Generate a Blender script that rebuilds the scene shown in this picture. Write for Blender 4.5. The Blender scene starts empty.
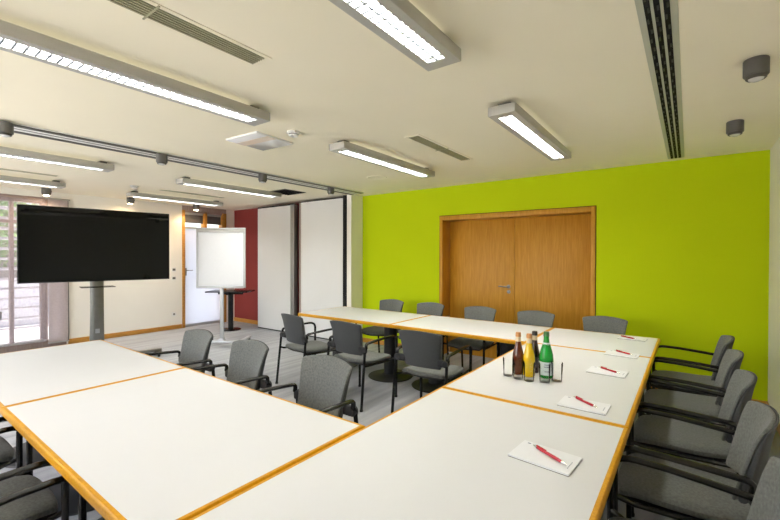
import bpy, bmesh, math, random
from mathutils import Vector, Matrix, Euler
S = bpy.context.scene
COL = S.collection
PI = math.pi
R = math.radians
random.seed(11)
ZC = 2.563            # ceiling height
ZT = 0.74             # table height

# ------------------------------------------------------------------ materials
def newmat(name):
    m = bpy.data.materials.new(name); m.use_nodes = True
    return m, m.node_tree.nodes, m.node_tree.links, m.node_tree.nodes['Principled BSDF']

def pbr(name, col, rough=.5, metal=0., spec=.5, noise=0., nscale=20., bump=0., bscale=200., coat=0., trans=0., ior=1.45, sheen=0.):
    m, N, L, b = newmat(name)
    b.inputs['Roughness'].default_value = rough
    b.inputs['Metallic'].default_value = metal
    b.inputs['Specular IOR Level'].default_value = spec
    b.inputs['Coat Weight'].default_value = coat
    b.inputs['Transmission Weight'].default_value = trans
    b.inputs['IOR'].default_value = ior
    b.inputs['Sheen Weight'].default_value = sheen
    tc = N.new('ShaderNodeTexCoord')
    nz = N.new('ShaderNodeTexNoise'); nz.inputs['Scale'].default_value = nscale; nz.inputs['Detail'].default_value = 4
    L.new(tc.outputs['Object'], nz.inputs['Vector'])
    rp = N.new('ShaderNodeValToRGB')
    lo = [max(0, c * (1 - noise)) for c in col]; hi = [min(1, c * (1 + noise)) for c in col]
    rp.color_ramp.elements[0].position = .3; rp.color_ramp.elements[1].position = .7
    rp.color_ramp.elements[0].color = (*lo, 1); rp.color_ramp.elements[1].color = (*hi, 1)
    L.new(nz.outputs['Fac'], rp.inputs['Fac']); L.new(rp.outputs['Color'], b.inputs['Base Color'])
    if bump:
        n2 = N.new('ShaderNodeTexNoise'); n2.inputs['Scale'].default_value = bscale; n2.inputs['Detail'].default_value = 3
        L.new(tc.outputs['Object'], n2.inputs['Vector'])
        bp = N.new('ShaderNodeBump'); bp.inputs['Strength'].default_value = bump; bp.inputs['Distance'].default_value = .003
        L.new(n2.outputs['Fac'], bp.inputs['Height']); L.new(bp.outputs['Normal'], b.inputs['Normal'])
    return m

def wood(name, c1, c2, stretch=(1, 1, 12), scale=6., rough=.38):
    m, N, L, b = newmat(name)
    tc = N.new('ShaderNodeTexCoord'); mp = N.new('ShaderNodeMapping')
    mp.inputs['Scale'].default_value = tuple(1 / s * 10 for s in stretch)
    L.new(tc.outputs['Object'], mp.inputs['Vector'])
    nz = N.new('ShaderNodeTexNoise'); nz.inputs['Scale'].default_value = scale; nz.inputs['Detail'].default_value = 6; nz.inputs['Distortion'].default_value = .6
    L.new(mp.outputs['Vector'], nz.inputs['Vector'])
    rp = N.new('ShaderNodeValToRGB'); rp.color_ramp.elements[0].position = .32; rp.color_ramp.elements[1].position = .68
    rp.color_ramp.elements[0].color = (*c1, 1); rp.color_ramp.elements[1].color = (*c2, 1)
    L.new(nz.outputs['Fac'], rp.inputs['Fac']); L.new(rp.outputs['Color'], b.inputs['Base Color'])
    b.inputs['Roughness'].default_value = rough; b.inputs['Specular IOR Level'].default_value = .28
    return m

def emit(name, col, strength):
    m = bpy.data.materials.new(name); m.use_nodes = True
    N = m.node_tree.nodes; L = m.node_tree.links; N.clear()
    o = N.new('ShaderNodeOutputMaterial'); e = N.new('ShaderNodeEmission')
    e.inputs['Color'].default_value = (*col, 1); e.inputs['Strength'].default_value = strength
    L.new(e.outputs[0], o.inputs[0])
    return m

def thin_glass(name, tint=(1, 1, 1), refl=.08, extra=None):
    m = bpy.data.materials.new(name); m.use_nodes = True
    N = m.node_tree.nodes; L = m.node_tree.links; N.clear()
    o = N.new('ShaderNodeOutputMaterial'); mx = N.new('ShaderNodeMixShader')
    t = N.new('ShaderNodeBsdfTransparent'); t.inputs['Color'].default_value = (*tint, 1)
    g = N.new('ShaderNodeBsdfGlossy'); g.inputs['Roughness'].default_value = .02
    fr = N.new('ShaderNodeLayerWeight'); fr.inputs['Blend'].default_value = refl
    L.new(fr.outputs['Fresnel'], mx.inputs[0]); L.new(t.outputs[0], mx.inputs[1]); L.new(g.outputs[0], mx.inputs[2])
    L.new(mx.outputs[0], o.inputs[0])
    return m

def sheer(name, col, openness=.4):
    m = bpy.data.materials.new(name); m.use_nodes = True
    N = m.node_tree.nodes; L = m.node_tree.links; N.clear()
    o = N.new('ShaderNodeOutputMaterial')
    t = N.new('ShaderNodeBsdfTransparent'); tl = N.new('ShaderNodeBsdfTranslucent'); d = N.new('ShaderNodeBsdfDiffuse')
    tl.inputs['Color'].default_value = (*col, 1); d.inputs['Color'].default_value = (*col, 1)
    tc = N.new('ShaderNodeTexCoord'); w = N.new('ShaderNodeTexNoise'); w.inputs['Scale'].default_value = 40
    L.new(tc.outputs['Object'], w.inputs['Vector'])
    m1 = N.new('ShaderNodeMixShader'); m1.inputs[0].default_value = .5
    m2 = N.new('ShaderNodeMixShader')
    mr = N.new('ShaderNodeMapRange'); mr.inputs['To Min'].default_value = openness - .08; mr.inputs['To Max'].default_value = openness + .08
    L.new(w.outputs['Fac'], mr.inputs['Value']); L.new(mr.outputs[0], m2.inputs[0])
    L.new(tl.outputs[0], m1.inputs[1]); L.new(d.outputs[0], m1.inputs[2])
    L.new(m1.outputs[0], m2.inputs[1]); L.new(t.outputs[0], m2.inputs[2]); L.new(m2.outputs[0], o.inputs[0])
    return m

def carpet_mat():
    m, N, L, b = newmat('carpet')
    tc = N.new('ShaderNodeTexCoord')
    mp = N.new('ShaderNodeMapping'); mp.inputs['Scale'].default_value = (9, .6, 1); mp.inputs['Rotation'].default_value = (0, 0, .12)
    L.new(tc.outputs['Object'], mp.inputs['Vector'])
    n1 = N.new('ShaderNodeTexNoise'); n1.inputs['Scale'].default_value = 1.2; n1.inputs['Detail'].default_value = 3
    L.new(mp.outputs['Vector'], n1.inputs['Vector'])
    n2 = N.new('ShaderNodeTexNoise'); n2.inputs['Scale'].default_value = 260; n2.inputs['Detail'].default_value = 3
    L.new(tc.outputs['Object'], n2.inputs['Vector'])
    mx = N.new('ShaderNodeMix'); mx.data_type = 'FLOAT'; mx.inputs[0].default_value = .5
    L.new(n1.outputs['Fac'], mx.inputs[2]); L.new(n2.outputs['Fac'], mx.inputs[3])
    rp = N.new('ShaderNodeValToRGB'); rp.color_ramp.elements[0].position = .35; rp.color_ramp.elements[1].position = .65
    rp.color_ramp.elements[0].color = (.29, .30, .32, 1); rp.color_ramp.elements[1].color = (.48, .49, .515, 1)
    L.new(mx.outputs[0], rp.inputs['Fac']); L.new(rp.outputs['Color'], b.inputs['Base Color'])
    bp = N.new('ShaderNodeBump'); bp.inputs['Strength'].default_value = .4; bp.inputs['Distance'].default_value = .003
    L.new(n2.outputs['Fac'], bp.inputs['Height']); L.new(bp.outputs['Normal'], b.inputs['Normal'])
    b.inputs['Roughness'].default_value = .95; b.inputs['Specular IOR Level'].default_value = .15
    return m

M = {}
M['ceil'] = pbr('ceiling_paint', (.92, .86, .69), .9, noise=.01, nscale=2, spec=.2)
M['white_wall'] = pbr('wall_paint_white', (.86, .835, .77), .85, noise=.012, nscale=3, spec=.2)
M['green'] = pbr('wall_paint_lime', (.53, .665, .001), .8, noise=.015, nscale=2, spec=.25)
M['red'] = pbr('wall_paint_red', (.25, .042, .038), .8, noise=.03, nscale=3, spec=.25)
M['carpet'] = carpet_mat()
M['laminate'] = pbr('white_laminate', (.685, .695, .715), .42, noise=.008, nscale=4, spec=.35)
M['beech'] = wood('beech_edge', (.57, .255, .002), (.69, .34, .006), (1, 1, 1), 9, .35)
M['door_wood'] = wood('door_veneer', (.50, .225, .018), (.61, .31, .035), (1, 1, 14), 5, .4)
M['trim_wood'] = wood('trim_wood', (.44, .20, .035), (.55, .27, .055), (6, 6, 1), 5, .45)
M['dark_wood'] = wood('window_wood', (.33, .25, .22), (.40, .31, .28), (1, 1, 12), 5, .5)
M['fabric'] = pbr('chair_fabric', (.155, .162, .154), .9, noise=.22, nscale=90, bump=.35, bscale=420, spec=.2, sheen=.15)
M['shell'] = pbr('chair_shell', (.07, .073, .075), .6, noise=.1, nscale=120, bump=.1, bscale=400, spec=.3)
M['blk'] = pbr('black_lacquer', (.006, .006, .0065), .24, noise=.1, nscale=8, spec=.5)
M['blk_plastic'] = pbr('black_plastic', (.016, .016, .017), .5, noise=.1, nscale=30)
M['blk_matt'] = pbr('black_matt', (.015, .015, .016), .8, noise=.1, nscale=30, spec=.2)
M['alu'] = pbr('aluminium', (.42, .42, .40), .42, .75, noise=.03, nscale=30)
M['alu_light'] = pbr('aluminium_light', (.50, .51, .52), .4, .6, noise=.02, nscale=20)
M['steel'] = pbr('brushed_steel', (.25, .245, .23), .34, .9, noise=.06, nscale=14)
M['lamp_grey'] = pbr('lamp_grey', (.50, .49, .455), .5, .25, noise=.02, nscale=10)
M['dark_grey'] = pbr('dark_grey_metal', (.13, .125, .115), .5, .3, noise=.05, nscale=20)
M['rail_dark'] = pbr('rail_dark', (.09, .085, .075), .5, .3, noise=.05, nscale=10)
M['grille'] = pbr('grille_olive', (.46, .44, .29), .6, .1, noise=.04, nscale=20)
M['grille_dark'] = pbr('grille_dark', (.035, .032, .018), .8, 0, noise=.04, nscale=20)
M['slot_frame'] = pbr('slot_frame', (.50, .51, .42), .55, .1, noise=.02, nscale=8)
M['louvre'] = pbr('louvre_white', (.20, .215, .235), .45, .2, noise=.01, nscale=20)
M['tube'] = emit('fluorescent_tube', (.99, .97, .90), 19.)
M['tube_bright'] = emit('fluorescent_tube_bright', (.99, .97, .90), 41.)
M['tube_up'] = emit('fluorescent_uplight', (1.0, .92, .70), .3)
M['spot_on'] = emit('spot_lens_lit', (1., .78, .5), 30.)
M['spot_off'] = pbr('spot_lens', (.75, .75, .72), .2, noise=.02, nscale=40)
M['screen'] = pbr('screen_glass', (.003, .0035, .003), .03, noise=.05, nscale=2, spec=.3)
M['paper'] = pbr('paper', (.80, .815, .85), .75, noise=.01, nscale=30, spec=.2)
M['ink'] = pbr('print_grey', (.25, .28, .36), .8, noise=.05, nscale=60)
M['board_white'] = pbr('flipchart_paper', (.80, .82, .87), .6, noise=.01, nscale=6, spec=.25)
M['panel_white'] = pbr('panel_white', (.74, .745, .74), .5, noise=.01, nscale=2, spec=.35)
M['plate'] = pbr('gloss_white', (.86, .87, .88), .12, noise=.01, nscale=5, coat=.6)
M['plate_reflection'] = pbr('beige_reflection', (.74, .64, .52), .2, noise=.01, nscale=5)  # warm reflection on the ceiling plate, put in as colour
M['plastic_white'] = pbr('white_plastic', (.82, .82, .79), .45, noise=.01, nscale=30)
M['pen_red'] = pbr('pen_red', (.42, .012, .03), .25, noise=.03, nscale=80, coat=.4)
M['chrome'] = pbr('chrome', (.72, .72, .72), .16, 1., noise=.02, nscale=40)
M['glass'] = pbr('clear_glass', (1, 1, 1), .02, noise=0, trans=1., ior=1.45)
M['pane'] = thin_glass('window_glass')
M['pane_tint'] = thin_glass('tinted_glass', (.85, .84, .88))
M['tumbler'] = thin_glass('tumbler_glass', (.995, 1, .995), .14)
M['g_green'] = pbr('green_glass', (.02, .52, .06), .04, noise=.03, nscale=20, trans=.55, ior=1.4)
M['b_brown'] = pbr('brown_juice', (.13, .022, .006), .08, noise=.15, nscale=20, trans=.25, coat=.5)
M['b_cola'] = pbr('cola', (.035, .006, .006), .06, noise=.15, nscale=20, trans=.1, coat=.5)
M['b_orange'] = pbr('orange_juice', (.86, .56, .005), .1, noise=.04, nscale=20, coat=.6)
M['cap_copper'] = pbr('cap_copper', (.62, .30, .12), .35, .5, noise=.05, nscale=40)
M['cap_black'] = pbr('cap_black', (.02, .02, .022), .4, noise=.05, nscale=40)
M['cap_green'] = pbr('cap_green', (.05, .17, .06), .35, .4, noise=.05, nscale=40)
M['label_pale'] = pbr('label_pale', (.66, .74, .76), .6, noise=.08, nscale=50)
M['label_warm'] = pbr('label_warm', (.75, .62, .42), .6, noise=.15, nscale=50)
M['blind'] = pbr('blind_slat', (.66, .65, .66), .5, .1, noise=.03, nscale=8)
M['blind_dark'] = pbr('blind_dark', (.10, .10, .11), .6, .1, noise=.05, nscale=8)
M['curtain'] = sheer('sheer_panel', (.62, .55, .54), .18)
M['scrim'] = sheer('sheer_scrim', (.56, .50, .52), .72)
M['leaf'] = pbr('leaf', (.16, .30, .07), .6, noise=.5, nscale=2.5, spec=.3)
M['bark'] = pbr('bark', (.09, .065, .045), .9, noise=.4, nscale=12, bump=.5, bscale=40)
M['paving'] = pbr('paving', (.60, .585, .55), .85, noise=.12, nscale=3)
M['render_wall'] = pbr('outdoor_render', (.62, .61, .60), .85, noise=.05, nscale=1.5)
M['trolley'] = M['alu_light']

def frosted():
    m = bpy.data.materials.new('frosted_glass'); m.use_nodes = True
    N = m.node_tree.nodes; L = m.node_tree.links; N.clear()
    o = N.new('ShaderNodeOutputMaterial'); mx = N.new('ShaderNodeMixShader'); mx.inputs[0].default_value = .35
    t = N.new('ShaderNodeBsdfTranslucent'); t.inputs['Color'].default_value = (.66, .68, .73, 1)
    b = N.new('ShaderNodeBsdfPrincipled'); b.inputs['Base Color'].default_value = (.86, .87, .92, 1); b.inputs['Roughness'].default_value = .25
    tc = N.new('ShaderNodeTexCoord'); nz = N.new('ShaderNodeTexNoise'); nz.inputs['Scale'].default_value = 60
    L.new(tc.outputs['Object'], nz.inputs['Vector'])
    bp = N.new('ShaderNodeBump'); bp.inputs['Strength'].default_value = .05; L.new(nz.outputs['Fac'], bp.inputs['Height']); L.new(bp.outputs[0], b.inputs['Normal'])
    L.new(t.outputs[0], mx.inputs[1]); L.new(b.outputs[0], mx.inputs[2]); L.new(mx.outputs[0], o.inputs[0])
    return m
M['frosted'] = frosted()

# ------------------------------------------------------------------ mesh helpers
class MB:
    """collects shapes, then links them as one mesh object"""
    def __init__(s): s.bm = bmesh.new(); s.mats = []
    def mi(s, m):
        m = M[m]
        if m not in s.mats: s.mats.append(m)
        return s.mats.index(m)
    def box(s, c, d, m, bev=0., rot=None, seg=2):
        t = bmesh.new(); bmesh.ops.create_cube(t, size=1.)
        for v in t.verts: v.co = Vector((v.co.x * d[0], v.co.y * d[1], v.co.z * d[2]))
        if bev: bmesh.ops.bevel(t, geom=list(t.edges), offset=bev, segments=seg, profile=.5, affect='EDGES', clamp_overlap=True)
        mt = Matrix.Translation(c)
        if rot: mt = mt @ Euler(rot).to_matrix().to_4x4()
        s.add(t, mt, m, smooth=bool(bev)); return s
    def span(s, a, b, m, bev=0.):
        c = [(p + q) / 2 for p, q in zip(a, b)]; d = [abs(q - p) for p, q in zip(a, b)]
        return s.box(c, d, m, bev)
    def add(s, t, mt, m, smooth=False):
        i = s.mi(m); mp = {}
        for v in t.verts: mp[v] = s.bm.verts.new(mt @ v.co)
        for f in t.faces:
            try: g = s.bm.faces.new([mp[v] for v in f.verts])
            except ValueError: continue
            g.material_index = i; g.smooth = smooth
        t.free()
    def lathe(s, prof, m, n=24, c=(0, 0, 0), rot=None, smooth=True):
        t = bmesh.new(); rings = []
        for r, z in prof:
            if r < 1e-6: rings.append([t.verts.new((0, 0, z))])
            else: rings.append([t.verts.new((r * math.cos(2 * PI * k / n), r * math.sin(2 * PI * k / n), z)) for k in range(n)])
        for a, b in zip(rings, rings[1:]):
            for k in range(n):
                k2 = (k + 1) % n
                if len(a) == 1 and len(b) == 1: continue
                if len(a) == 1: t.faces.new((a[0], b[k2], b[k]))
                elif len(b) == 1: t.faces.new((a[k], a[k2], b[0]))
                else: t.faces.new((a[k], a[k2], b[k2], b[k]))
        bmesh.ops.recalc_face_normals(t, faces=list(t.faces))
        mt = Matrix.Translation(c)
        if rot: mt = mt @ Euler(rot).to_matrix().to_4x4()
        s.add(t, mt, m, smooth); return s
    def tube(s, pts, r, m, n=10, flat=1.):
        """round bar along pts; r number or list; flat scales the width across the horizontal"""
        pts = [Vector(p) for p in pts]; t = bmesh.new(); rings = []; u = None
        for i, p in enumerate(pts):
            d = (pts[min(i + 1, len(pts) - 1)] - pts[max(i - 1, 0)]).normalized()
            if u is None:
                u = d.cross(Vector((0, 0, 1)) if abs(d.z) < .9 else Vector((0, 1, 0))).normalized()
            else: u = (u - d * u.dot(d)).normalized()
            w = d.cross(u); rr = r[i] if isinstance(r, (list, tuple)) else r
            rings.append([t.verts.new(p + (u * math.cos(2 * PI * k / n) * flat + w * math.sin(2 * PI * k / n)) * rr) for k in range(n)])
        for a, b in zip(rings, rings[1:]):
            for k in range(n): t.faces.new((a[k], a[(k + 1) % n], b[(k + 1) % n], b[k]))
        t.faces.new(rings[0][::-1]); t.faces.new(rings[-1])
        bmesh.ops.recalc_face_normals(t, faces=list(t.faces))
        s.add(t, Matrix(), m, True); return s
    def grid(s, fn, nu, nv, th, m):
        """thick sheet: fn(u,v)->(point, normal); u,v in 0..1"""
        t = bmesh.new(); A = []; B = []
        for i in range(nu + 1):
            ra = []; rb = []
            for j in range(nv + 1):
                p, nrm = fn(i / nu, j / nv); p = Vector(p); nrm = Vector(nrm).normalized()
                ra.append(t.verts.new(p)); rb.append(t.verts.new(p - nrm * (th(i / nu, j / nv) if callable(th) else th)))
            A.append(ra); B.append(rb)
        for i in range(nu):
            for j in range(nv):
                t.faces.new((A[i][j], A[i + 1][j], A[i + 1][j + 1], A[i][j + 1]))
                t.faces.new((B[i][j], B[i][j + 1], B[i + 1][j + 1], B[i + 1][j]))
        for i in range(nu):
            t.faces.new((A[i][0], B[i][0], B[i + 1][0], A[i + 1][0])); t.faces.new((A[i][nv], A[i + 1][nv], B[i + 1][nv], B[i][nv]))
        for j in range(nv):
            t.faces.new((A[0][j], A[0][j + 1], B[0][j + 1], B[0][j])); t.faces.new((A[nu][j], B[nu][j], B[nu][j + 1], A[nu][j + 1]))
        bmesh.ops.recalc_face_normals(t, faces=list(t.faces))
        s.add(t, Matrix(), m, True); return s
    def ring(s, x0, x1, y0, y1, prof, m):
        """closed frame: profile (inset, z) swept round a rectangle with mitred corners"""
        t = bmesh.new(); L = []
        for q, z in prof:
            L.append([t.verts.new(p) for p in ((x0 + q, y0 + q, z), (x1 - q, y0 + q, z), (x1 - q, y1 - q, z), (x0 + q, y1 - q, z))])
        n = len(L)
        for i in range(n):
            a, b = L[i], L[(i + 1) % n]
            for k in range(4): t.faces.new((a[k], a[(k + 1) % 4], b[(k + 1) % 4], b[k]))
        bmesh.ops.recalc_face_normals(t, faces=list(t.faces))
        s.add(t, Matrix(), m, False); return s
    def build(s, name, parent=None, sub=0, sharp=35):
        me = bpy.data.meshes.new(name); s.bm.to_mesh(me); s.bm.free()
        for m in s.mats: me.materials.append(m)
        try: me.set_sharp_from_angle(angle=R(sharp))
        except Exception: pass
        o = bpy.data.objects.new(name, me); COL.objects.link(o)
        if parent: o.parent = parent
        if sub:
            md = o.modifiers.new('sub', 'SUBSURF'); md.levels = sub; md.render_levels = sub
        return o

def tag(o, label, cat, group=None, kind=None):
    o['label'] = label; o['category'] = cat
    if group: o['group'] = group
    if kind: o['kind'] = kind
    return o
def thing(name, loc, label, cat, rz=0., group=None):
    o = bpy.data.objects.new(name, None); COL.objects.link(o); o.empty_display_size = .1
    o.location = loc; o.rotation_euler = (0, 0, rz)
    return tag(o, label, cat, group)
def struct(mb, name, parent=None):
    o = mb.build(name, parent)
    if not parent: o['kind'] = 'structure'
    return o
def kids(o): return [c for c in bpy.data.objects if c.parent == o]
def dup(root, loc, rz, label, group=None):
    def cp(o, par):
        c = o.copy(); COL.objects.link(c)
        if par: c.parent = par
        for k in kids(o): cp(k, c)
        return c
    r = cp(root, None); r.location = loc; r.rotation_euler = (0, 0, rz); r['label'] = label
    if group: r['group'] = group
    return r
def bend(p0, p1, p2, n=5):
    p0, p1, p2 = Vector(p0), Vector(p1), Vector(p2)
    return [p0 * (1 - t) ** 2 + p1 * 2 * t * (1 - t) + p2 * t * t for t in [k / n for k in range(n + 1)]]

# ------------------------------------------------------------------ the room
XL, XR, YB, YG = -8.5, .64, -1.6, 5.437      # left, right, back and green wall faces
struct(MB().span((XL - .3, YB - .2, -.12), (XR + .2, YG + .6, 0), 'carpet'), 'floor')
struct(MB().span((XL - .3, YB - .2, ZC), (XR + .2, YG + .6, ZC + .15), 'ceil'), 'ceiling')
struct(MB().span((XR, YB - .2, 0), (XR + .2, YG + .6, ZC), 'white_wall'), 'wall_right')
WX0, WX1, WZ0, WZ1 = -8.0, -1.5, .22, 2.47  # opening for the added daylight window behind the camera
w = MB(); w.span((XL, YB - .2, 0), (XR, YB, WZ0), 'white_wall').span((XL, YB - .2, WZ1), (XR, YB, ZC), 'white_wall').span((XL, YB - .2, WZ0), (WX0, YB, WZ1), 'white_wall').span((WX1, YB - .2, WZ0), (XR, YB, WZ1), 'white_wall')
struct(w, 'wall_back')
fill_wn = MB(); fill_wn.span((WX0, YB - .14, WZ0), (WX1, YB - .06, WZ0 + .06), 'dark_wood').span((WX0, YB - .14, WZ1 - .06), (WX1, YB - .06, WZ1), 'dark_wood')  # unseen window, added so daylight brightens the ceiling and lime wall
for k in range(6): fill_wn.span((WX0 + k * 1.288, YB - .14, WZ0 + .06), (WX0 + k * 1.288 + .06, YB - .06, WZ1 - .06), 'dark_wood')
fill_wn = struct(fill_wn, 'fill_window')
MB().span((WX0, YB - .105, WZ0 + .06), (WX1, YB - .10, WZ1 - .06), 'pane').build('window_pane', fill_wn)
DX0, DX1, DZ = -3.076, -.903, 2.127
w = MB(); w.span((-4.62, YG, 0), (DX0, YG + .3, ZC), 'green').span((DX1, YG, 0), (XR, YG + .3, ZC), 'green').span((DX0, YG, DZ), (DX1, YG + .3, ZC), 'green')
struct(w, 'wall_green')
struct(MB().span((-4.72, 5.14, 0), (-4.62, YG + .3, ZC), 'white_wall'), 'wall_return')
struct(MB().span((XL, YG - .03, 0), (-4.72, YG + .3, ZC), 'red'), 'wall_red')
# left wall with the opening for the windows and the glazed door
w = MB(); w.span((XL - .25, 2.25, 0), (XL, 4.2, ZC), 'white_wall').span((XL - .25, 5.2, 0), (XL, YG, ZC), 'white_wall')
w.span((XL - .25, YB - .2, 2.46), (XL, 2.25, ZC), 'white_wall').span((XL - .25, 4.2, 2.47), (XL, 5.2, ZC), 'dark_wood').span((XL - .25, YB - .2, 0), (XL, -1.2, 2.46), 'white_wall')
struct(w, 'wall_left')
# baseboards
def base(a, b, nm): struct(MB().span(a, b, 'trim_wood', .004), nm)
base((-4.62, YG - .016, 0), (DX0 - .01, YG, .075), 'baseboard_green_left')
base((DX1 + .01, YG - .016, 0), (XR, YG, .075), 'baseboard_green_right')
base((XR - .016, YB, 0), (XR, YG - .016, .075), 'baseboard_right')
base((XL, 2.27, 0), (XL + .016, 4.19, .085), 'baseboard_left')
base((XL, YG - .046, 0), (-7.2, YG - .03, .085), 'baseboard_red')

# double door in the green wall
d = thing('door_1', (0, YG, 0), 'double beech wood door set deep in the lime green wall', 'door'); d['kind'] = 'structure'
f = MB(); yf = -.014
f.span((DX0 + .008, yf, 0), (DX0 + .058, .285, DZ - .008), 'door_wood', .003).span((DX1 - .058, yf, 0), (DX1 - .008, .285, DZ - .008), 'door_wood', .003)
f.span((DX0 + .058, yf, DZ - .075), (DX1 - .058, .285, DZ - .008), 'door_wood', .003)
f.build('door_frame', d)
f = MB(); f.span((DX0, -.003, 0), (DX0 + .008, .02, DZ), 'blk_matt').span((DX1 - .008, -.003, 0), (DX1, .02, DZ), 'blk_matt').span((DX0, -.003, DZ - .008), (DX1, .02, DZ), 'blk_matt')
f.build('shadow_gap', d)
xm = (DX0 + DX1) / 2
for a, b in ((DX0 + .06, xm - .002), (xm + .002, DX1 - .06)):
    lf = MB().span((a, .235, .006), (b, .28, DZ - .074), 'door_wood', .002).build('door_leaf', d)
    if a < xm - .5: leafL = lf
MB().span((xm - .03, .28, 0), (xm + .03, .295, DZ - .07), 'door_wood').span((DX0 + .02, .281, DZ - .12), (DX1 - .02, .30, DZ - .03), 'door_wood').build('light_stop_strip', d)  # backing strips added to stop daylight leaking through the leaf gaps
h = MB(); hx = xm - .085
h.lathe([(0, 0), (.027, 0), (.027, .01), (.012, .012), (.011, .05), (0, .05)], 'steel', 16, (hx, .235, 1.075), (R(90), 0, 0))
h.tube([(hx, .185, 1.075)] + bend((hx - .01, .182, 1.075), (hx - .02, .18, 1.075), (hx - .04, .18, 1.075)) + [(hx - .13, .182, 1.077)], .010, 'steel')
h.lathe([(0, 0), (.026, 0), (.026, .012), (.012, .014), (.01, .025), (0, .025)], 'steel', 16, (hx + .005, .235, 1.0), (R(90), 0, 0))
h.build('door_handle', leafL)

# glazed door and transom, left wall
d = thing('door_2', (XL, 4.7, 0), 'glazed terrace door with frosted panes and wooden posts', 'door'); d['kind'] = 'structure'
f = MB()
for a, b in ((-.5, -.44), (.40, .50)): f.span((-.16, a, 0), (.012, b, 2.47), 'trim_wood', .003)
f.span((-.14, -.02, 2.12), (.0, .05, 2.47), 'trim_wood', .003)
f.span((-.15, -.44, 2.43), (.0, .40, 2.47), 'dark_wood', .003)
f.build('door_frame', d)
f = MB()
f.span((-.10, -.44, 2.085), (-.03, .40, 2.125), 'alu').build('transom_bar', d)
for a, b in ((-.44, -.02), (.05, .40)):
    MB().span((-.09, a, 2.125), (-.08, b, 2.43), 'pane').build('transom_pane', d)
    MB().span((-.072, a, 2.385), (-.045, b, 2.43), 'alu_light', .003).build('blind_box', d)
    q = MB()
    for k in range(12): q.box((-.06, (a + b) / 2, 2.378 - k * .0145), (.020, b - a, .003), 'blind_dark', 0, (0, R(72), 0))
    q.build('transom_blind', d)
lf = MB().span((-.085, -.435, .03), (-.06, .395, 2.08), 'frosted').build('door_leaf', d)
g = MB().span((-.095, -.44, .0), (-.05, .40, .05), 'alu_light', .003)
g.build('leaf_frame', lf)
MB().box((-.045, -.40, 1.17), (.012, .035, .16), 'steel', .003).tube([(-.045, -.40, 1.2), (0.01, -.40, 1.2), (.015, -.38, 1.2), (.015, -.28, 1.2)], .009, 'steel').build('door_handle', lf)

# window of the left wall
wn = thing('window_1', (XL, .5, 0), 'tall wooden framed window with slatted outside blind', 'window'); wn['kind'] = 'structure'
f = MB()
for y in (-1.7, -.75, .2, 1.045, 1.42, 1.70): f.span((-.13, y, .08), (-.03, y + (.09 if y > 1.3 else .05), 2.46), 'dark_wood', .004)
f.span((-.14, -1.7, 2.36), (-.02, 1.75, 2.46), 'dark_wood', .004)
f.span((-.16, -1.7, .0), (.0, 1.75, .10), 'dark_wood', .004)
f.span((-.12, -1.7, 2.02), (-.04, 1.75, 2.07), 'dark_wood', .004)
f.build('window_frame', wn)
MB().span((-.085, -1.68, .10), (-.078, 1.74, 2.38), 'pane_tint').build('window_pane', wn)
MB().span((-.16, -1.7, .10), (.03, 1.48, .125), 'plastic_white', .004).build('window_sill', wn)
MB().lathe([(0, 0), (.022, 0), (.022, .012), (.01, .016), (.01, .045), (0, .046)], 'blk', 14, (-.03, .93, .62), (0, R(90), 0)).box((.018, .93, .58), (.014, .022, .12), 'blk', .005).build('window_handle', wn)

b = thing('outside_blind', (XL - .45, .5, 0), 'wide pale slats of the louvred blind outside the left window', 'blind')
q = MB()
for k in range(13): q.box((0, 0, .30 + k * .165), (.10, 3.5, .012), 'blind', .003, (0, R(-24), 0))
q.build('slats', b)
for y in (-1.2, -.3, .55): MB().span((.07, y, .15), (.085, y + .03, 2.5), 'blind').build('guide_rail', b)
c = thing('panel_curtain', (XL + .05, 2.13, 0), 'pale rose sheer panel curtain hanging at the right side of the window', 'curtain')
def cfn(u, v): return ((.006 * math.sin(u * 9), -.135 + .27 * u, .07 + 2.36 * v), (1, 0, 0))
MB().grid(cfn, 10, 4, .0015, 'curtain').build('sheer_panel', c)
def cf2(u, v): return ((.012 + .006 * math.sin(u * 40), -3.6 + 3.44 * u, .11 + 2.30 * v), (1, 0, 0))
sc = MB().grid(cf2, 60, 4, .0012, 'scrim').build('sheer_panel', c)
MB().span((-.008, -.14, .055), (.008, .14, .075), 'alu_light', .002).build('bottom_bar', c)
MB().span((-.010, .128, .06), (.006, .14, 2.45), 'dark_grey', .001).build('side_edge', c)
MB().span((-.012, -.16, 2.43), (.012, .16, 2.455), 'alu', .002).build('top_rail', c)

# partition panels in front of the red wall
yp = 5.14
p = thing('partition_panel', (-6.69, yp, 0), 'white sliding partition panel beside the red wall', 'partition')
MB().span((-.54, 0, .03), (.49, .085, 2.49), 'panel_white', .003).build('panel_leaf', p)
MB().span((-.548, .01, .012), (.52, .075, .03), 'blk_matt').build('bottom_seal', p)
MB().span((-.55, .01, 2.49), (.56, .075, 2.52), 'blk_matt').build('top_seal', p)
q = MB().span((.49, -.004, .02), (.535, .085, 2.50), 'alu', .003).span((.535, .015, .02), (.555, .085, 2.50), 'blk_matt').span((.555, -.004, .02), (.60, .085, 2.50), 'alu', .003)
q.build('edge_profile', p)
p2 = thing('partition_panel', (-5.36, yp, 0), 'white sliding partition panel nearest the green wall', 'partition')
MB().span((-.53, 0, .03), (.55, .085, 2.515), 'panel_white', .003).build('panel_leaf', p2)
MB().span((-.53, .01, .012), (.55, .075, .03), 'blk_matt').build('bottom_seal', p2)
MB().span((-.57, .01, 2.515), (.56, .075, 2.535), 'blk_matt').build('top_seal', p2)
MB().span((-.60, .012, .02), (-.53, .08, 2.515), 'dark_wood', .003).build('hinge_profile', p2)
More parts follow.
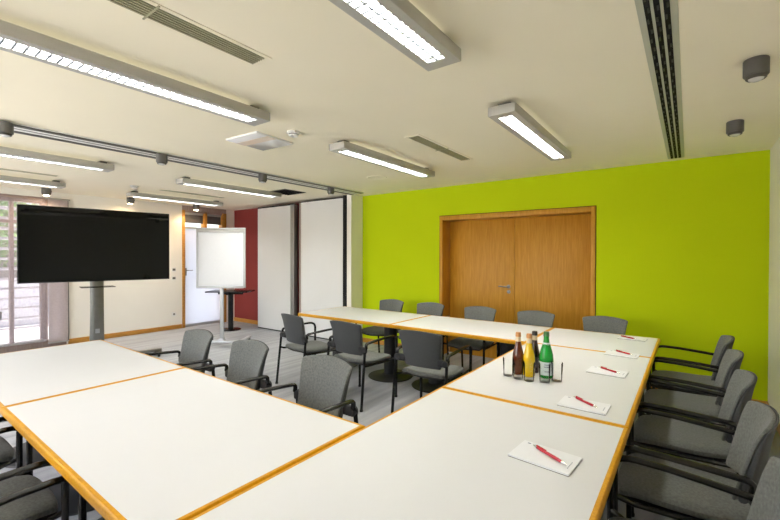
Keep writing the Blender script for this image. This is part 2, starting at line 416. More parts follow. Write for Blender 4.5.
MB().span((.55, -.006, .02), (.635, .08, 2.555), 'blk_matt', .003).build('edge_profile', p2)

# partition rail across the ceiling
rl = thing('ceiling_rail', (-4.46, 1.8, ZC), 'grey twin-slot partition rail running along the cream ceiling', 'rail')
MB().span((-.165, -3.38, -.012), (.125, 3.33, 0), 'plastic_white', .002).build('rail_profile', rl)
MB().span((.052, -3.38, -.016), (.125, 3.33, -.012), 'rail_dark', .003).build('rail_bar', rl)
MB().span((-.165, -3.38, -.016), (-.095, 3.33, -.012), 'rail_dark', .003).build('rail_bar', rl)
MB().span((-.028, -3.38, -.014), (-.012, 3.33, -.012), 'dark_grey').build('centre_strip', rl)

# ------------------------------------------------------------------ ceiling things
def make_lamp(label):
    t = thing('ceiling_lamp', (0, 0, ZC), label, 'lamp', group='fluorescent ceiling lamps')
    W, Ln, zt, zb = .096, .80, -.030, -.092
    f = MB()
    f.span((-W, -Ln, zb), (-W + .012, Ln, zt), 'lamp_grey', .003).span((W - .012, -Ln, zb), (W, Ln, zt), 'lamp_grey', .003)
    f.span((-W, -Ln, zb), (W, -Ln + .012, zt), 'lamp_grey', .003).span((-W, Ln - .012, zb), (W, Ln, zt), 'lamp_grey', .003)
    f.span((-W + .01, -Ln + .01, zt - .008), (W - .01, Ln - .01, zt), 'lamp_grey')
    f.span((-W + .006, -Ln + .006, zb), (-.048, Ln - .006, zb + .006), 'lamp_grey').span((.048, -Ln + .006, zb), (W - .006, Ln - .006, zb + .006), 'lamp_grey')
    f.span((-.05, -Ln + .006, zb), (.05, -Ln + .075, zb + .006), 'lamp_grey').span((-.05, Ln - .075, zb), (.05, Ln - .006, zb + .006), 'lamp_grey')
    f.build('housing', t)
    g = MB()
    g.span((-.05, -Ln + .07, zb + .004), (-.048, Ln - .07, zb + .04), 'louvre').span((.048, -Ln + .07, zb + .004), (.05, Ln - .07, zb + .04), 'louvre')
    g.span((-.004, -Ln + .07, zb + .002), (.004, Ln - .07, zb + .015), 'louvre')
    n = 34; st = (2 * Ln - .15) / n
    for k in range(n + 1):
        y = -Ln + .075 + k * st
        g.box((0, y, zb + .0085), (.098, .008, .013), 'louvre')
    g.build('louvre', t)
    MB().span((-.044, -Ln + .08, zb + .021), (.044, Ln - .08, zb + .025), 'tube').build('tube', t)
    MB().span((-.05, -Ln + .14, zt), (.085, Ln - .14, zt + .004), 'tube_up').build('uplight', t)
    for s in (-1, 1):
        MB().span((-.045, s * (Ln - .09) - .035, zt), (.045, s * (Ln - .09) + .035, 0), 'dark_grey', .003).build('ceiling_bracket', t)
    return t
lamp = make_lamp('long fluorescent lamp nearest the camera at the top centre')
lamp.location = (-1.01, 1.03, ZC)
LG = 'fluorescent ceiling lamps'
dup(lamp, (-1.03, 3.46, ZC), 0, 'long fluorescent lamp in front of the double door', LG)
dup(lamp, (-2.52, 1.03, ZC), 0, 'long fluorescent lamp above the large tables at the left, at the upper left corner', LG)
dup(lamp, (-2.57, 3.46, ZC), 0, 'long fluorescent lamp between the small ceiling grille and the white square ceiling plate', LG)
dup(lamp, (-5.33, 1.03, ZC), 0, 'long fluorescent lamp just beyond the ceiling rail, left end cut by the photo', LG)
dup(lamp, (-5.45, 3.46, ZC), 0, 'long fluorescent lamp beyond the rail, beside the black square ceiling vent', LG)
dup(lamp, (-7.2, 1.08, ZC), 0, 'long fluorescent lamp nearest the window, above the left end of the screen', LG)
dup(lamp, (-7.3, 3.55, ZC), 0, 'long fluorescent lamp in front of the frosted glass door', LG)

for o in list(bpy.data.objects):
    if o.name.startswith('tube') and o.parent and o.parent.location.y > 2:
        o.material_slots[0].link = 'OBJECT'; o.material_slots[0].material = M['tube_bright']
def make_spot(label, lit):
    t = thing('ceiling_spotlight', (0, 0, ZC), label, 'spotlight')
    MB().lathe([(0, 0), (.058, 0), (.061, -.004), (.061, -.088), (.057, -.093), (.050, -.093), (.050, -.083)], 'dark_grey', 28).build('body', t)
    MB().lathe([(.050, -.080), (.050, -.106), (.044, -.112), (.040, -.108), (.036, -.096)], 'rail_dark', 28).build('collar', t)
    MB().lathe([(.040, -.098), (.036, -.113), (.02, -.122), (0, -.124)], 'spot_on' if lit else 'spot_off', 24).build('lens', t)
    MB().box((.0, .061, -.045), (.05, .004, .025), 'rail_dark', .001).build('clip', t)
    return t
SG = 'cylinder ceiling spotlights'
sp = make_spot('dark grey cylinder spotlight on the right ceiling, nearer the camera', False)
sp['group'] = SG; sp.scale = (.9, .9, .95); sp.location = (.285, 2.92, ZC)
dup(sp, (.285, 4.15, ZC), 0, 'dark grey cylinder spotlight on the right ceiling, nearest the green wall', SG)
zr = ZC - .017
for x, y, lb in ((-4.33, .76, 'cylinder spotlight on the ceiling rail, at the left edge of the photo'), (-4.36, 1.95, 'cylinder spotlight on the ceiling rail, second from the left edge of the photo'),
                 (-4.37, 3.18, 'cylinder spotlight on the ceiling rail, third from the left, below the white ceiling plate'), (-4.37, 4.40, 'cylinder spotlight on the ceiling rail, nearest the partition panels')):
    dup(sp, (x, y, zr), R(90), lb, SG).scale = (.86, .86, .9)
s2 = make_spot('lit cylinder spotlight shining warm light above the left end of the screen', True); s2['group'] = SG
s2.location = (-8.12, 1.90, ZC)
s3 = dup(s2, (-8.15, 3.10, ZC), 0, 'lit cylinder spotlight shining on the white wall above the right screen end', SG)
s4 = dup(s2, (-8.15, 4.32, ZC), 0, 'lit cylinder spotlight in front of the glazed door transom', SG)
for o in (s2, s3, s4):
    ld = bpy.data.lights.new('spot_beam', 'SPOT'); ld.energy = 9; ld.color = (1, .68, .38); ld.spot_size = R(140); ld.spot_blend = .7; ld.shadow_soft_size = .03
    lo = bpy.data.objects.new('spot_beam', ld); COL.objects.link(lo); lo.parent = o; lo.location = (0, 0, -.135); lo.rotation_euler = (0, R(24), 0)

def bar_grille(loc, w, ln, label, nbar=6, bridge=True):
    t = thing('ceiling_grille', loc, label, 'air vent')
    MB().span((-w / 2 - .025, -ln / 2 - .025, -.004), (-w / 2, ln / 2 + .025, 0), 'ceil').span((w / 2, -ln / 2 - .025, -.004), (w / 2 + .025, ln / 2 + .025, 0), 'ceil') \
        .span((-w / 2, -ln / 2 - .025, -.004), (w / 2, -ln / 2, 0), 'ceil').span((-w / 2, ln / 2, -.004), (w / 2, ln / 2 + .025, 0), 'ceil').build('frame', t)
    MB().span((-w / 2, -ln / 2, -.002), (w / 2, ln / 2, 0), 'grille_dark').build('backing', t)
    q = MB()
    for k in range(nbar):
        x = -w / 2 + w * (k + .5) / nbar
        q.span((x - w / nbar * .22, -ln / 2, -.007), (x + w / nbar * .22, ln / 2, -.002), 'grille')
    q.build('bars', t)
    if bridge: MB().span((-w / 2 - .02, -.004, -.009), (w / 2 + .02, .004, -.004), 'grille').build('bridge', t)
    return t
bar_grille((-1.885, .80, ZC), .115, 1.09, 'long narrow olive ceiling grille at the upper left of the picture')
bar_grille((-1.965, 3.52, ZC), .105, 1.05, 'narrow olive ceiling grille between two lamps in front of the green wall')
bar_grille((-6.74, 1.15, ZC), .10, 1.08, 'narrow olive ceiling grille beyond the rail, above the screen')
bar_grille((-6.78, 3.55, ZC), .10, 1.08, 'narrow olive ceiling grille beyond the rail, beside the frosted door lamp')

t = thing('slot_diffuser', (-.115, 2.6, ZC), 'long three-slot air diffuser with black slots on the right ceiling', 'air vent')
MB().span((-.072, -2.7, -.004), (.072, 2.7, 0), 'slot_frame', .001).build('frame', t)
for x in (-.034, 0, .034):
    q = MB().span((x - .011, -2.69, -.006), (x + .011, 2.69, -.0035), 'blk_matt')
    for k in range(54): q.box((x + (.004 if k % 2 else -.004), -2.65 + k * .1, -.0075), (.008, .045, .004), 'blk_plastic', 0)
    q.build('slot', t)
t = thing('ceiling_vent', (-5.33, 4.35, ZC), 'black square ceiling vent in front of the partition panels', 'air vent')
MB().span((-.22, -.22, -.004), (.22, .22, 0), 'rail_dark', .001).build('frame', t)
q = MB()
for k in range(8): q.box((0, -.175 + k * .05, -.010), (.40, .04, .004), 'blk_matt', 0, (R(25), 0, 0))
q.build('slats', t)
t = thing('ceiling_plate', (-3.17, 2.28, ZC), 'glossy white square plate on the ceiling behind a lamp end', 'ceiling plate', R(4))
MB().span((-.21, -.21, -.018), (.21, .21, 0), 'plate', .003).build('panel', t)
MB().span((-.21, -.10, -.0195), (.21, .0, -.018), 'plate_reflection').build('reflection_band', t)  # beige band paints a reflection across the glossy plate
def smoke(loc, lb):
    t = thing('smoke_detector', loc, lb, 'smoke detector')
    MB().lathe([(0, 0), (.055, 0), (.058, -.008), (.055, -.014), (.04, -.018)], 'plastic_white', 28).build('base', t)
    MB().lathe([(.042, -.016), (.042, -.030), (.034, -.038), (0, -.040)], 'plastic_white', 28).build('head', t)
    MB().lathe([(.0422, -.020), (.0426, -.022), (.0426, -.025), (.0422, -.027)], 'dark_grey', 28).build('vent_ring', t)
smoke((-2.72, 2.29, ZC), 'small white smoke detector beside the glossy ceiling plate')
smoke((-6.75, 2.62, ZC), 'small white smoke detector on the ceiling above the right end of the screen')
t = thing('ceiling_speaker', (-3.38, 4.27, ZC), 'flush cream round loudspeaker cover on the ceiling near the green wall corner', 'loudspeaker')
MB().lathe([(0, -.003), (.12, -.003), (.125, -.006), (.135, -.005), (.138, 0)], 'ceil', 36).build('cover', t)

# ------------------------------------------------------------------ tables
TG = 'white conference tables in a ring'
def make_table(x0, x1, y0, y1, label, cols):
    t = thing('conference_table', ((x0 + x1) / 2, (y0 + y1) / 2, 0), label, 'table', group=TG)
    hx, hy = (x1 - x0) / 2 - .001, (y1 - y0) / 2 - .001; e = .019
    MB().span((-hx + e, -hy + e, ZT - .028), (hx - e, hy - e, ZT), 'laminate').build('tabletop', t)
    MB().ring(-hx, hx, -hy, hy, [(e, ZT), (.006, ZT), (.0015, ZT - .004), (0, ZT - .010), (0, ZT - .030), (.003, ZT - .036), (.010, ZT - .038), (e, ZT - .038)], 'beech').build('edging', t)
    for cx, cy in cols:
        c = MB().lathe([(0, .03), (.082, .03), (.082, ZT - .06), (0, ZT - .06)], 'blk_plastic', 32, (cx, cy, 0))
        c.span((cx - .2, cy - .2, ZT - .06), (cx + .2, cy + .2, ZT - .03), 'blk_matt', .004)
        c = c.build('column', t)
        MB().lathe([(0, 0), (.275, 0), (.28, .006), (.275, .012), (.12, .022), (.085, .04), (0, .04)], 'blk_plastic', 48, (cx, cy, 0)).build('base_disc', c)
    return t
two = [(-.45, 0), (.45, 0)]; twoy = [(0, -.45), (0, .45)]
make_table(-4.302, -2.762, .462, 1.396, 'bare white table at the far left, in front of the screen stand', two)
make_table(-2.762, -1.165, .462, 1.396, 'bare white table in the left foreground, beside the table with the nearest notepad', two)
make_table(-1.163, -.207, .50, 2.074, 'white table in the foreground carrying only the nearest notepad and pen', twoy)
make_table(-1.163, -.207, 2.076, 3.625, 'white table on the right carrying the bottles and glasses', twoy)
make_table(-1.163, -.207, 3.627, 4.545, 'square white corner table near the green wall with one notepad', [(0, 0)])
make_table(-2.690, -1.165, 3.627, 4.545, 'bare white table in front of the double door', [(-.43, 0), (.43, 0)])
make_table(-4.225, -2.692, 3.627, 4.545, 'bare white table at the back left, nearest the partition panels', two)

# ------------------------------------------------------------------ chairs
def make_chair(label):
    """faces +Y, stands on z=0, origin under the seat centre"""
    t = thing('conference_chair', (0, 0, 0), label, 'chair')
    def outline(u, v, w0, d0):
        x, y = u * 2 - 1, v * 2 - 1
        k = math.sqrt(max(1e-9, 1 - .2 * y * y)); k2 = math.sqrt(max(1e-9, 1 - .2 * x * x))
        return x * k * w0 * .97, y * k2 * d0
    def seat_fn(th):
        def fn(u, v):
            x, y = outline(u, v, .245, .255)
            z = .455 - .012 * (1 - abs(x) / .25) - (max(0, y - .12) / .13) ** 2 * .022 + max(0, -y - .1) * .10
            z -= .012 * max(0, abs(u * 2 - 1) - .8) / .2
            return (x, y + .02, z + th), (0, 0, 1)
        return fn
    MB().grid(seat_fn(.01), 14, 14, .034, 'fabric').build('seat', t, 1)
    MB().grid(seat_fn(-.026), 12, 12, .012, 'blk_plastic').build('seat_shell', t, 1)
    def back_fn(off):
        def fn(u, v):
            s = u * 2 - 1
            hw = .178 + .044 * v ** 1.5
            z = .522 + .333 * v - .026 * s * s * v ** 3 - .012 * s * s * (1 - v)
            y = -.200 - .080 * v + .055 * s * s - .030 * max(0, v - .72) ** 1.5 * 2
            return (s * hw, y + off, z), (-.45 * s, 1, .22)
        return fn
    MB().grid(back_fn(0), 14, 12, .017, 'fabric').build('backrest', t, 1)
    MB().grid(back_fn(-.0155), 14, 12, lambda u, v: .010 + .026 * (1 - v ** 1.5), 'shell').build('back_shell', t, 1)
    for s in (-1, 1):
        a = Vector((s * .268, -.285, .008)); b = Vector((s * .260, -.226, .585))
        MB().tube([a, a.lerp(b, .5), b], .0135, 'blk').build('rear_leg', t)
        e2 = Vector((s * .272, .256, .575)); e3 = Vector((s * .268, .252, .008))
        MB().tube([e2, e2.lerp(e3, .5), e3], .0135, 'blk').build('front_leg', t)
        arm = [Vector((s * .260, -.226, .575))] + bend((s * .260, -.207, .600), (s * .260, -.222, .640), (s * .262, -.185, .644), 4) + [Vector((s * .268, -.06, .654)), Vector((s * .273, .06, .662))] + bend((s * .274, .165, .664), (s * .274, .256, .664), (s * .272, .256, .600), 6) + [Vector((s * .272, .256, .57))]
        MB().tube(arm, .0125, 'blk', 12, 1.35).build('armrest', t)
        j = MB().box((s * .217, -.214, .575), (.10, .034, .062), 'blk_plastic', .012)
        j.lathe([(0, -.017), (.026, -.017), (.03, -.012), (.03, .012), (.026, .017), (0, .017)], 'blk_plastic', 16, (s * .247, -.224, .575), (R(90), 0, 0)).build('back_joint', t)
        MB().tube([(s * .264, -.248, .43), (s * .245, -.20, .415), (s * .245, .18, .405), (s * .268, .250, .43)], .011, 'blk').build('side_rail', t)
        MB().lathe([(0, 0), (.016, 0), (.017, .012), (.014, .02), (0, .02)], 'blk_matt', 12, (s * .268, -.285, 0)).build('foot_glide', t)
        MB().lathe([(0, 0), (.016, 0), (.017, .012), (.014, .02), (0, .02)], 'blk_matt', 12, (s * .268, .252, 0)).build('foot_glide', t)
    MB().tube([(-.245, -.12, .410), (.245, -.12, .410)], .011, 'blk').tube([(-.245, .14, .405), (.245, .14, .405)], .011, 'blk').build('cross_rail', t)
    return t
ch = make_chair('grey chair seen from behind at the back left table, nearest the partition panel')
CG = 'grey fabric conference chairs'; ch['group'] = CG
ch.location = (-3.59, 3.27, 0); ch.rotation_euler = (0, 0, R(-9))
def chair(x, y, rz, lb): dup(ch, (x, y, 0), R(rz), lb, CG)
chair(-2.79, 3.27, -3, 'grey chair seen from behind at the back left table, middle of the row of three')
chair(-1.925, 3.28, 2, 'grey chair seen from behind in front of the table before the double door')
for x, lb in ((-3.60, 'grey chair against the green wall, leftmost at the back tables'), (-2.92, 'grey chair just left of the double door, second of the back row'),
              (-2.175, 'grey chair in front of the left leaf of the double door'), (-1.465, 'grey chair in front of the right leaf of the double door'),
              (-.73, 'grey chair against the green wall at the square corner table')):
    chair(x, 4.67, 180, lb)
for x, lb in ((-3.43, 'grey chair on the inner side of the left tables, nearest the screen'), (-2.68, 'grey chair on the inner side of the left tables, middle of three'),
              (-1.86, 'grey chair on the inner side of the left tables, nearest the camera')):
    chair(x, 1.59, 180, lb)
for y, lb in ((4.30, 'grey chair along the right wall, farthest, nearest the green wall'), (3.64, 'grey chair along the right wall, second from the green wall'),
              (2.98, 'grey chair along the right wall, middle of five'), (2.32, 'grey chair along the right wall, second nearest the camera'),
              (1.66, 'grey chair along the right wall, nearest the camera, at the bottom right corner')):
    chair(-.005, y, 90, lb)
for x, lb in ((-3.10, 'chair at the outer side of the left tables, at the left edge of the photo'), (-2.36, 'chair with its grey seat showing at the bottom left, outside the left tables'),
              (-1.61, 'chair at the outer side of the left tables, nearest, mostly cut off')):
    chair(x, .29, 0, lb)

# ------------------------------------------------------------------ things on the tables
PADG, PENG = 'white notepads on the right tables', 'red ballpoint pens on the notepads'
def make_pad(label):
    t = thing('notepad', (0, 0, ZT), label, 'notepad', group=PADG)
    p = MB().span((-.111, -.078, .0022), (.111, .078, .0085), 'paper')
    p.box((-.085, .062, .0087), (.012, .008, .0004), 'ink')
    for k in range(5): p.box((.094, -.035 + k * .012, .0087), (.003, .008, .0004), 'ink')
    p.build('paper_block', t)
    MB().span((-.111, -.078, 0), (.111, .078, .0022), 'dark_grey').build('backing_board', t)
    return t
def make_pen(label):
    t = thing('ballpoint_pen', (0, 0, ZT + .0075 + .0055), label, 'pen', group=PENG); t.scale = (1.1, 1.15, 1.15)
    def ry(p, m, nm): MB().lathe(p, m, 14, (0, 0, 0), (0, R(90), 0)).build(nm, t)
    ry([(.0045, -.060), (.0052, -.05), (.0052, 0), (.0058, .02), (.0056, .045), (.0045, .055)], 'pen_red', 'barrel')
    ry([(.0046, .055), (.0036, .066), (.0012, .075), (.0004, .078), (0, .078)], 'chrome', 'tip')
    ry([(0, -.074), (.0024, -.074), (.0026, -.068), (.0026, -.060), (.0046, -.060), (.0050, -.056)], 'chrome', 'plunger')
    MB().box((-.036, 0, .0072), (.045, .0045, .0016), 'pen_red', .0006).box((-.057, 0, .0055), (.004, .0045, .004), 'pen_red').build('clip', t)
    return t
pads = [(-.432, 1.572, -5, 'notepad on the foreground table, nearest the camera'), (-.425, 2.245, -1, 'notepad on the table with the bottles, nearest of the three there'),
        (-.425, 2.985, -3, 'notepad on the table with the bottles, middle of the three there'), (-.412, 3.60, -3, 'notepad lying across the seam of the corner table'),
        (-.415, 4.36, -3, 'notepad on the square corner table, nearest the green wall')]
pens = [(-.418, 1.578, -30), (-.424, 2.265, -38), (-.418, 3.00, -34), (-.405, 3.62, -34), (-.45, 4.33, -30)]
pad0 = make_pad('x'); pen0 = make_pen('x')
wh = ['nearest notepad on the foreground table', 'nearest notepad beside the bottles', 'middle notepad on the table with the bottles', 'notepad at the seam of the corner table', 'farthest notepad on the square corner table']
for i in range(5):
    x, y, r, lb = pads[i]
    if i == 0: pad0.location = (x, y, ZT); pad0.rotation_euler = (0, 0, R(r)); pad0['label'] = 'white ' + lb
    else: dup(pad0, (x, y, ZT), R(r), 'white ' + lb, PADG)
    x, y, r = pens[i]; lb = 'red ballpoint pen lying on the ' + wh[i]
    if i == 0: pen0.location = (x, y, ZT + .0155); pen0.rotation_euler = (0, 0, R(r)); pen0['label'] = lb
    else: dup(pen0, (x, y, ZT + .0155), R(r), lb, PENG)

def bottle(loc, prof, mat, capm, label, labm=None, lz=(.05, .11), cap_r=.0155):
    t = thing('bottle', (*loc, ZT), label, 'bottle', group='bottles on the table'); t.scale = (1.1, 1.1, 1.05)
    top = prof[-1][1]
    MB().lathe([(0, .002), (prof[0][0] * .8, .0), *prof, (prof[-1][0], top), (0, top)], mat, 28).build('body', t)
    MB().lathe([(0, top + .014), (cap_r - .002, top + .014), (cap_r, top + .010), (cap_r + .001, top - .012), (cap_r - .003, top - .012)], capm, 20).build('cap', t)
    if not labm: MB().lathe([(prof[-3][0] + .0006, prof[-3][1] + .004), (prof[-2][0] + .0006, prof[-2][1] + .008)], 'label_warm', 24).build('neck_label', t)
    if labm:
        r = prof[1][0] + .0006
        l = MB().lathe([(r, lz[0]), (r, lz[1])], labm, 28)
        l.build('label', t)
    return t
pj = [(.031, .006), (.033, .02), (.033, .10), (.031, .125), (.022, .165), (.0155, .20), (.0135, .225), (.0135, .245)]
pc = [(.029, .006), (.031, .02), (.031, .095), (.029, .12), (.020, .165), (.0145, .20), (.013, .225), (.013, .245)]
pg = [(.036, .006), (.039, .02), (.039, .115), (.037, .14), (.026, .185), (.017, .215), (.0145, .235), (.0145, .262)]
bottle((-.885, 2.60), pj, 'b_brown', 'cap_copper', 'brown juice bottle with copper cap, leftmost of the four')
bottle((-.812, 2.59), pj, 'b_orange', 'cap_copper', 'bright yellow orange juice bottle with copper cap')
bottle((-.812, 2.705), pc, 'b_cola', 'cap_black', 'dark cola bottle with black cap behind the yellow bottle')
g = bottle((-.717, 2.63), pg, 'g_green', 'cap_green', 'green water bottle with pale label, rightmost of the four', 'label_pale', (.022, .10))
l = MB().lathe([(.0268, .18), (.0182, .212)], 'label_pale', 24); l.build('neck_label', g)
l = MB()
for k, (a, z, w) in enumerate(((-1.3, .085, .022), (-1.05, .085, .01), (-1.25, .072, .03), (-1.2, .045, .026))):
    l.box((.0397 * math.cos(a), .0397 * math.sin(a), z), (w, .0008, .005), 'ink', 0, (0, 0, a + PI / 2))
l.build('label_print', g)
def tumbler(loc, label):
    t = thing('drinking_glass', (*loc, ZT), label, 'glass', group='clear tumblers around the bottles')
    MB().lathe([(0, 0), (.027, 0), (.0285, .003), (.034, .112), (.0335, .1135), (.0325, .112), (.0275, .007), (.020, .005), (0, .005)], 'tumbler', 28).build('tumbler', t)
    return t
gl = tumbler((-.925, 2.53), 'empty clear tumbler farthest left, beside the brown bottle')
for x, y, lb in ((-.852, 2.505, 'empty clear tumbler in front of the brown bottle'), (-.783, 2.50, 'empty clear tumbler in front of the yellow bottle'),
                 (-.700, 2.533, 'empty clear tumbler in front of the green bottle'), (-.645, 2.60, 'empty clear tumbler at the right of the green bottle')):
    dup(gl, (x, y, ZT), 0, lb, 'clear tumblers around the bottles')

# ------------------------------------------------------------------ screen on its stand
a = math.atan2(1.54, .30)
t = thing('television', (-6.416, 2.085, 1.646), 'large black flat screen television turned off on a steel stand', 'television', a)
MB().span((-.845, .0, -.487), (.835, .055, .487), 'blk', .006).build('casing', t)
MB().span((-.832, -.003, -.472), (.822, .001, .476), 'screen').build('screen', t)
MB().span((-.25, .055, -.2), (.25, .09, .2), 'blk_matt', .004).build('wall_plate', t)
st = thing('screen_stand', (-6.60, 2.085, 0), 'curved brushed steel stand under the big television', 'stand', a - R(0))
def col_fn(u, v):
    z = .09 + 1.62 * v; s = u * 2 - 1
    return (s * (.088 - .012 * math.sin(v * PI)), -.03 - .03 * math.sin(v * PI * 1.1) + .016 * s * s, z), (0, -1, 0)
MB().grid(col_fn, 8, 18, .035, 'steel').build('column', st)
MB().span((-.19, -.22, 1.075), (.19, .03, 1.085), 'blk', .003).build('shelf', st)
MB().box((.0, -.075, .47), (.05, .006, .06), 'alu_light', .002).build('cable_cover', st)
MB().span((-.80, -.07, .07), (.80, .07, .105), 'steel', .008).span((-.12, -.12, .07), (.12, .20, .10), 'blk', .004).build('base_bar', st)
for x in (-.74, .74):
    c = MB().span((x - .05, -.16, .062), (x + .05, .16, .076), 'blk', .005).build('foot_bar', st)
    for y in (-.12, .12):
        MB().lathe([(0, -.014), (.028, -.014), (.031, -.009), (.031, .009), (.028, .014), (0, .014)], 'blk_matt', 20, (x, y, .031), (0, R(90), 0)).box((x, y, .052), (.02, .03, .022), 'blk_plastic', .003).build('caster', c)

# sockets on the left wall
for z, y, lb in ((1.225, 4.03, 'upper white light switch on the wall right of the screen'), (1.05, 4.03, 'lower white light switch on the wall right of the screen'), (.31, 4.03, 'white power socket low on the wall beside the frosted door')):
    t = thing('power_socket' if z < .5 else 'light_switch', (XL, y, z), lb, 'socket' if z < .5 else 'switch')
    MB().box((.005, 0, 0), (.010, .085, .085), 'plastic_white', .003).build('cover_plate', t)
    if z < .5: MB().lathe([(0, 0), (.02, 0), (.021, .0015), (0, .0016)], 'dark_grey', 16, (.010, 0, 0), (0, R(90), 0)).build('outlet', t)
    else: MB().box((.012, 0, 0), (.006, .058, .045), 'dark_grey', .002).build('rocker', t)

# ------------------------------------------------------------------ flipchart and pedestal behind it
af = R(36.5)
t = thing('flipchart', (-6.20, 3.70, 0), 'silver framed flipchart stand with blank white sheet', 'flipchart', af)
MB().span((-.375, -.008, 1.0), (.375, .008, 1.94), 'board_white', .002).build('board', t)
f = MB().span((-.405, -.014, .985), (-.37, .016, 1.965), 'alu_light', .004).span((.37, -.014, .985), (.405, .016, 1.965), 'alu_light', .004)
f.span((-.405, -.014, .98), (.405, .016, 1.01), 'alu_light', .004).span((-.405, -.014, 1.945), (.405, .016, 1.97), 'alu_light', .004).build('frame', t)
MB().span((-.39, -.028, 1.895), (.39, -.010, 1.942), 'alu', .004).build('paper_clamp', t)
MB().span((-.355, -.013, 1.025), (.355, -.009, 1.90), 'paper').build('paper_sheet', t)
MB().span((-.38, -.055, .975), (.38, -.010, .985), 'alu_light', .003).build('pen_tray', t)
MB().span((-.03, .018, .10), (.03, .05, 1.6), 'alu_light', .006).build('post', t)
b = MB().span((-.36, -.06, .075), (.36, .02, .115), 'alu_light', .012).span((-.36, -.06, .075), (-.29, .42, .110), 'alu_light', .012).span((.29, -.06, .075), (.36, .42, .110), 'alu_light', .012).span((-.05, -.02, .08), (.05, .06, .14), 'alu_light', .006)
b = b.build('base', t)
for x in (-.325, .325):
    for y in (-.03, .38):
        MB().lathe([(0, -.014), (.032, -.014), (.035, -.009), (.035, .009), (.032, .014), (0, .014)], 'blk_matt', 18, (x, y, .035), (0, R(90), 0)).box((x, y, .064), (.02, .024, .03), 'blk_plastic', .003).build('caster', b)
t = thing('pedestal_table', (-7.52, 4.70, 0), 'black one-legged stand table behind the flipchart', 'table', af)
MB().span((-.42, -.24, .775), (.42, .24, .80), 'blk', .006).build('tabletop', t)
MB().lathe([(0, .02), (.052, .02), (.052, .74), (.075, .775), (0, .775)], 'blk', 24).build('column', t)
MB().lathe([(0, 0), (.20, 0), (.205, .008), (.19, .02), (.07, .035), (0, .035)], 'blk', 36).build('base_disc', t)
MB().box((0, 0, .748), (.5, .06, .05), 'blk_matt', .006).box((0, 0, .748), (.06, .36, .05), 'blk_matt', .006).build('bracket', t)

# ------------------------------------------------------------------ outdoors beyond the window
struct(MB().span((-30, -60, -.3), (XL - .31, 30, -.12), 'paving').span((XL - .31, -60, -.3), (25, YB - .21, -.12), 'paving'), 'ground')
t = thing('garden_wall', (-12.6, 1, -.12), 'pale rendered wall across the yard outside the window', 'wall')
MB().span((-.12, -9, 0), (.12, 9, 1.05), 'render_wall', .01).build('wall_face', t)
MB().span((-.17, -9, 1.05), (.17, 9, 1.11), 'paving', .01).build('coping', t)
def tree(loc, h, r, seed, label):
    rnd = random.Random(seed)
    t = thing('tree', loc, label, 'tree', group='trees outside the window')
    k = MB().tube([(0, 0, 0), (.04, .02, h * .3), (-.02, .05, h * .6), (.03, 0, h * .85)], [.13, .10, .07, .03], 'bark', 9)
    for i in range(6):
        an = i * 1.1 + seed; z0 = h * (.32 + .08 * i)
        k.tube([(0, 0, z0), (math.cos(an) * r * .4, math.sin(an) * r * .4, z0 + .3), (math.cos(an) * r * .8, math.sin(an) * r * .8, z0 + .5)], [.05, .035, .012], 'bark', 6)
    k.build('trunk', t)
    l = MB(); mi = l.mi('leaf')
    for i in range(2600):
        an = rnd.random() * 2 * PI; ph = math.acos(rnd.uniform(-1, 1)); rr = r * rnd.random() ** .4
        c = Vector((math.cos(an) * math.sin(ph) * rr, math.sin(an) * math.sin(ph) * rr, h * .62 + math.cos(ph) * rr * .95))
        e = Euler((rnd.uniform(-1, 1), rnd.uniform(-1, 1), rnd.random() * 6.28)).to_matrix(); s = rnd.uniform(.07, .13)
        vs = [l.bm.verts.new(c + e @ Vector(p)) for p in ((-s, 0, 0), (0, -s * .45, .15 * s), (s, 0, -.1 * s), (0, s * .45, .15 * s))]
        fc = l.bm.faces.new(vs); fc.material_index = mi
    l.build('foliage', t)
tree((-13.6, 1.2, -.12), 3.9, 1.5, 3, 'leafy tree beyond the window, nearest the photo edge')
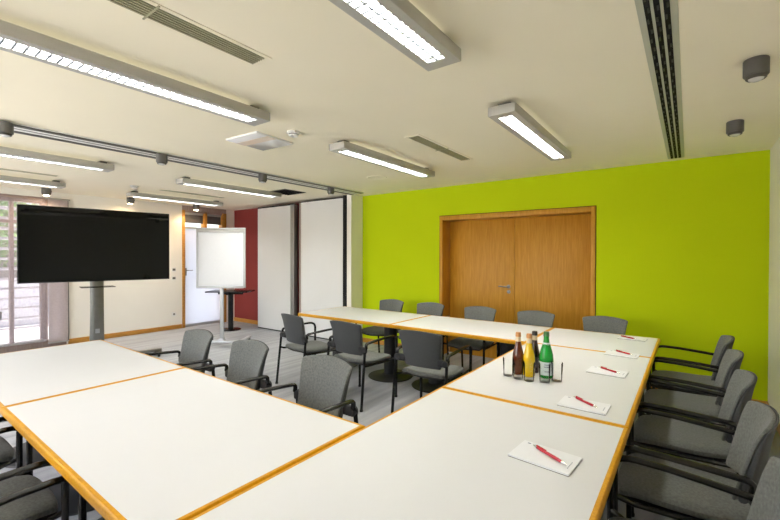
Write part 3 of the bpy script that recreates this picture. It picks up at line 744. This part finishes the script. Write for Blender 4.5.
tree((-14.2, 5.2, -.12), 4.2, 1.6, 5, 'leafy tree beyond the wall right of the window')
tree((-18.0, 2.9, -.12), 4.6, 1.7, 8, 'leafy tree standing farthest behind the window blind')

# ------------------------------------------------------------------ daylight
wd = bpy.data.worlds.new('sky'); S.world = wd; wd.use_nodes = True
N = wd.node_tree.nodes; L = wd.node_tree.links
bg = N['Background']; sk = N.new('ShaderNodeTexSky'); sk.sky_type = 'NISHITA'; sk.sun_disc = False
sk.sun_elevation = R(48); sk.sun_rotation = R(200); sk.air_density = 1.; sk.dust_density = 2.5
L.new(sk.outputs[0], bg.inputs['Color']); bg.inputs['Strength'].default_value = .30
sd = bpy.data.lights.new('daylight_sun', 'SUN'); sd.energy = 8.0; sd.angle = R(8); sd.color = (1, .97, .90)
so = bpy.data.objects.new('daylight_sun', sd); COL.objects.link(so); so.rotation_euler = (R(-16), R(-3), 0); so.location = (-16, 0, 9)

# ------------------------------------------------------------------ camera
cd = bpy.data.cameras.new('camera'); cam = bpy.data.objects.new('camera', cd); COL.objects.link(cam)
cd.sensor_width = 36; cd.lens = 403.977 / 780 * 36; cd.clip_start = .02
yaw, pit, rol = R(36.469), R(-.473), R(.122)
fw = Vector((-math.sin(yaw), math.cos(yaw), 0)); rt = Vector((math.cos(yaw), math.sin(yaw), 0)); up = Vector((0, 0, 1))
d2 = fw * math.cos(pit) + up * math.sin(pit); u2 = -fw * math.sin(pit) + up * math.cos(pit)
r3 = rt * math.cos(rol) + u2 * math.sin(rol); u3 = -rt * math.sin(rol) + u2 * math.cos(rol)
mw = Matrix((r3, u3, -d2)).transposed().to_4x4(); mw.translation = (0, 0, 1.5)
cam.matrix_world = mw
S.camera = cam
S.view_settings.view_transform = 'Standard'; S.view_settings.look = 'None'; S.view_settings.gamma = 1; S.view_settings.exposure = 1.36
S.cycles.use_denoising = True
S.cycles.max_bounces = 10; S.cycles.diffuse_bounces = 6; S.cycles.transparent_max_bounces = 16; S.cycles.sample_clamp_indirect = 6
S.cycles.caustics_refractive = False; S.cycles.caustics_reflective = False
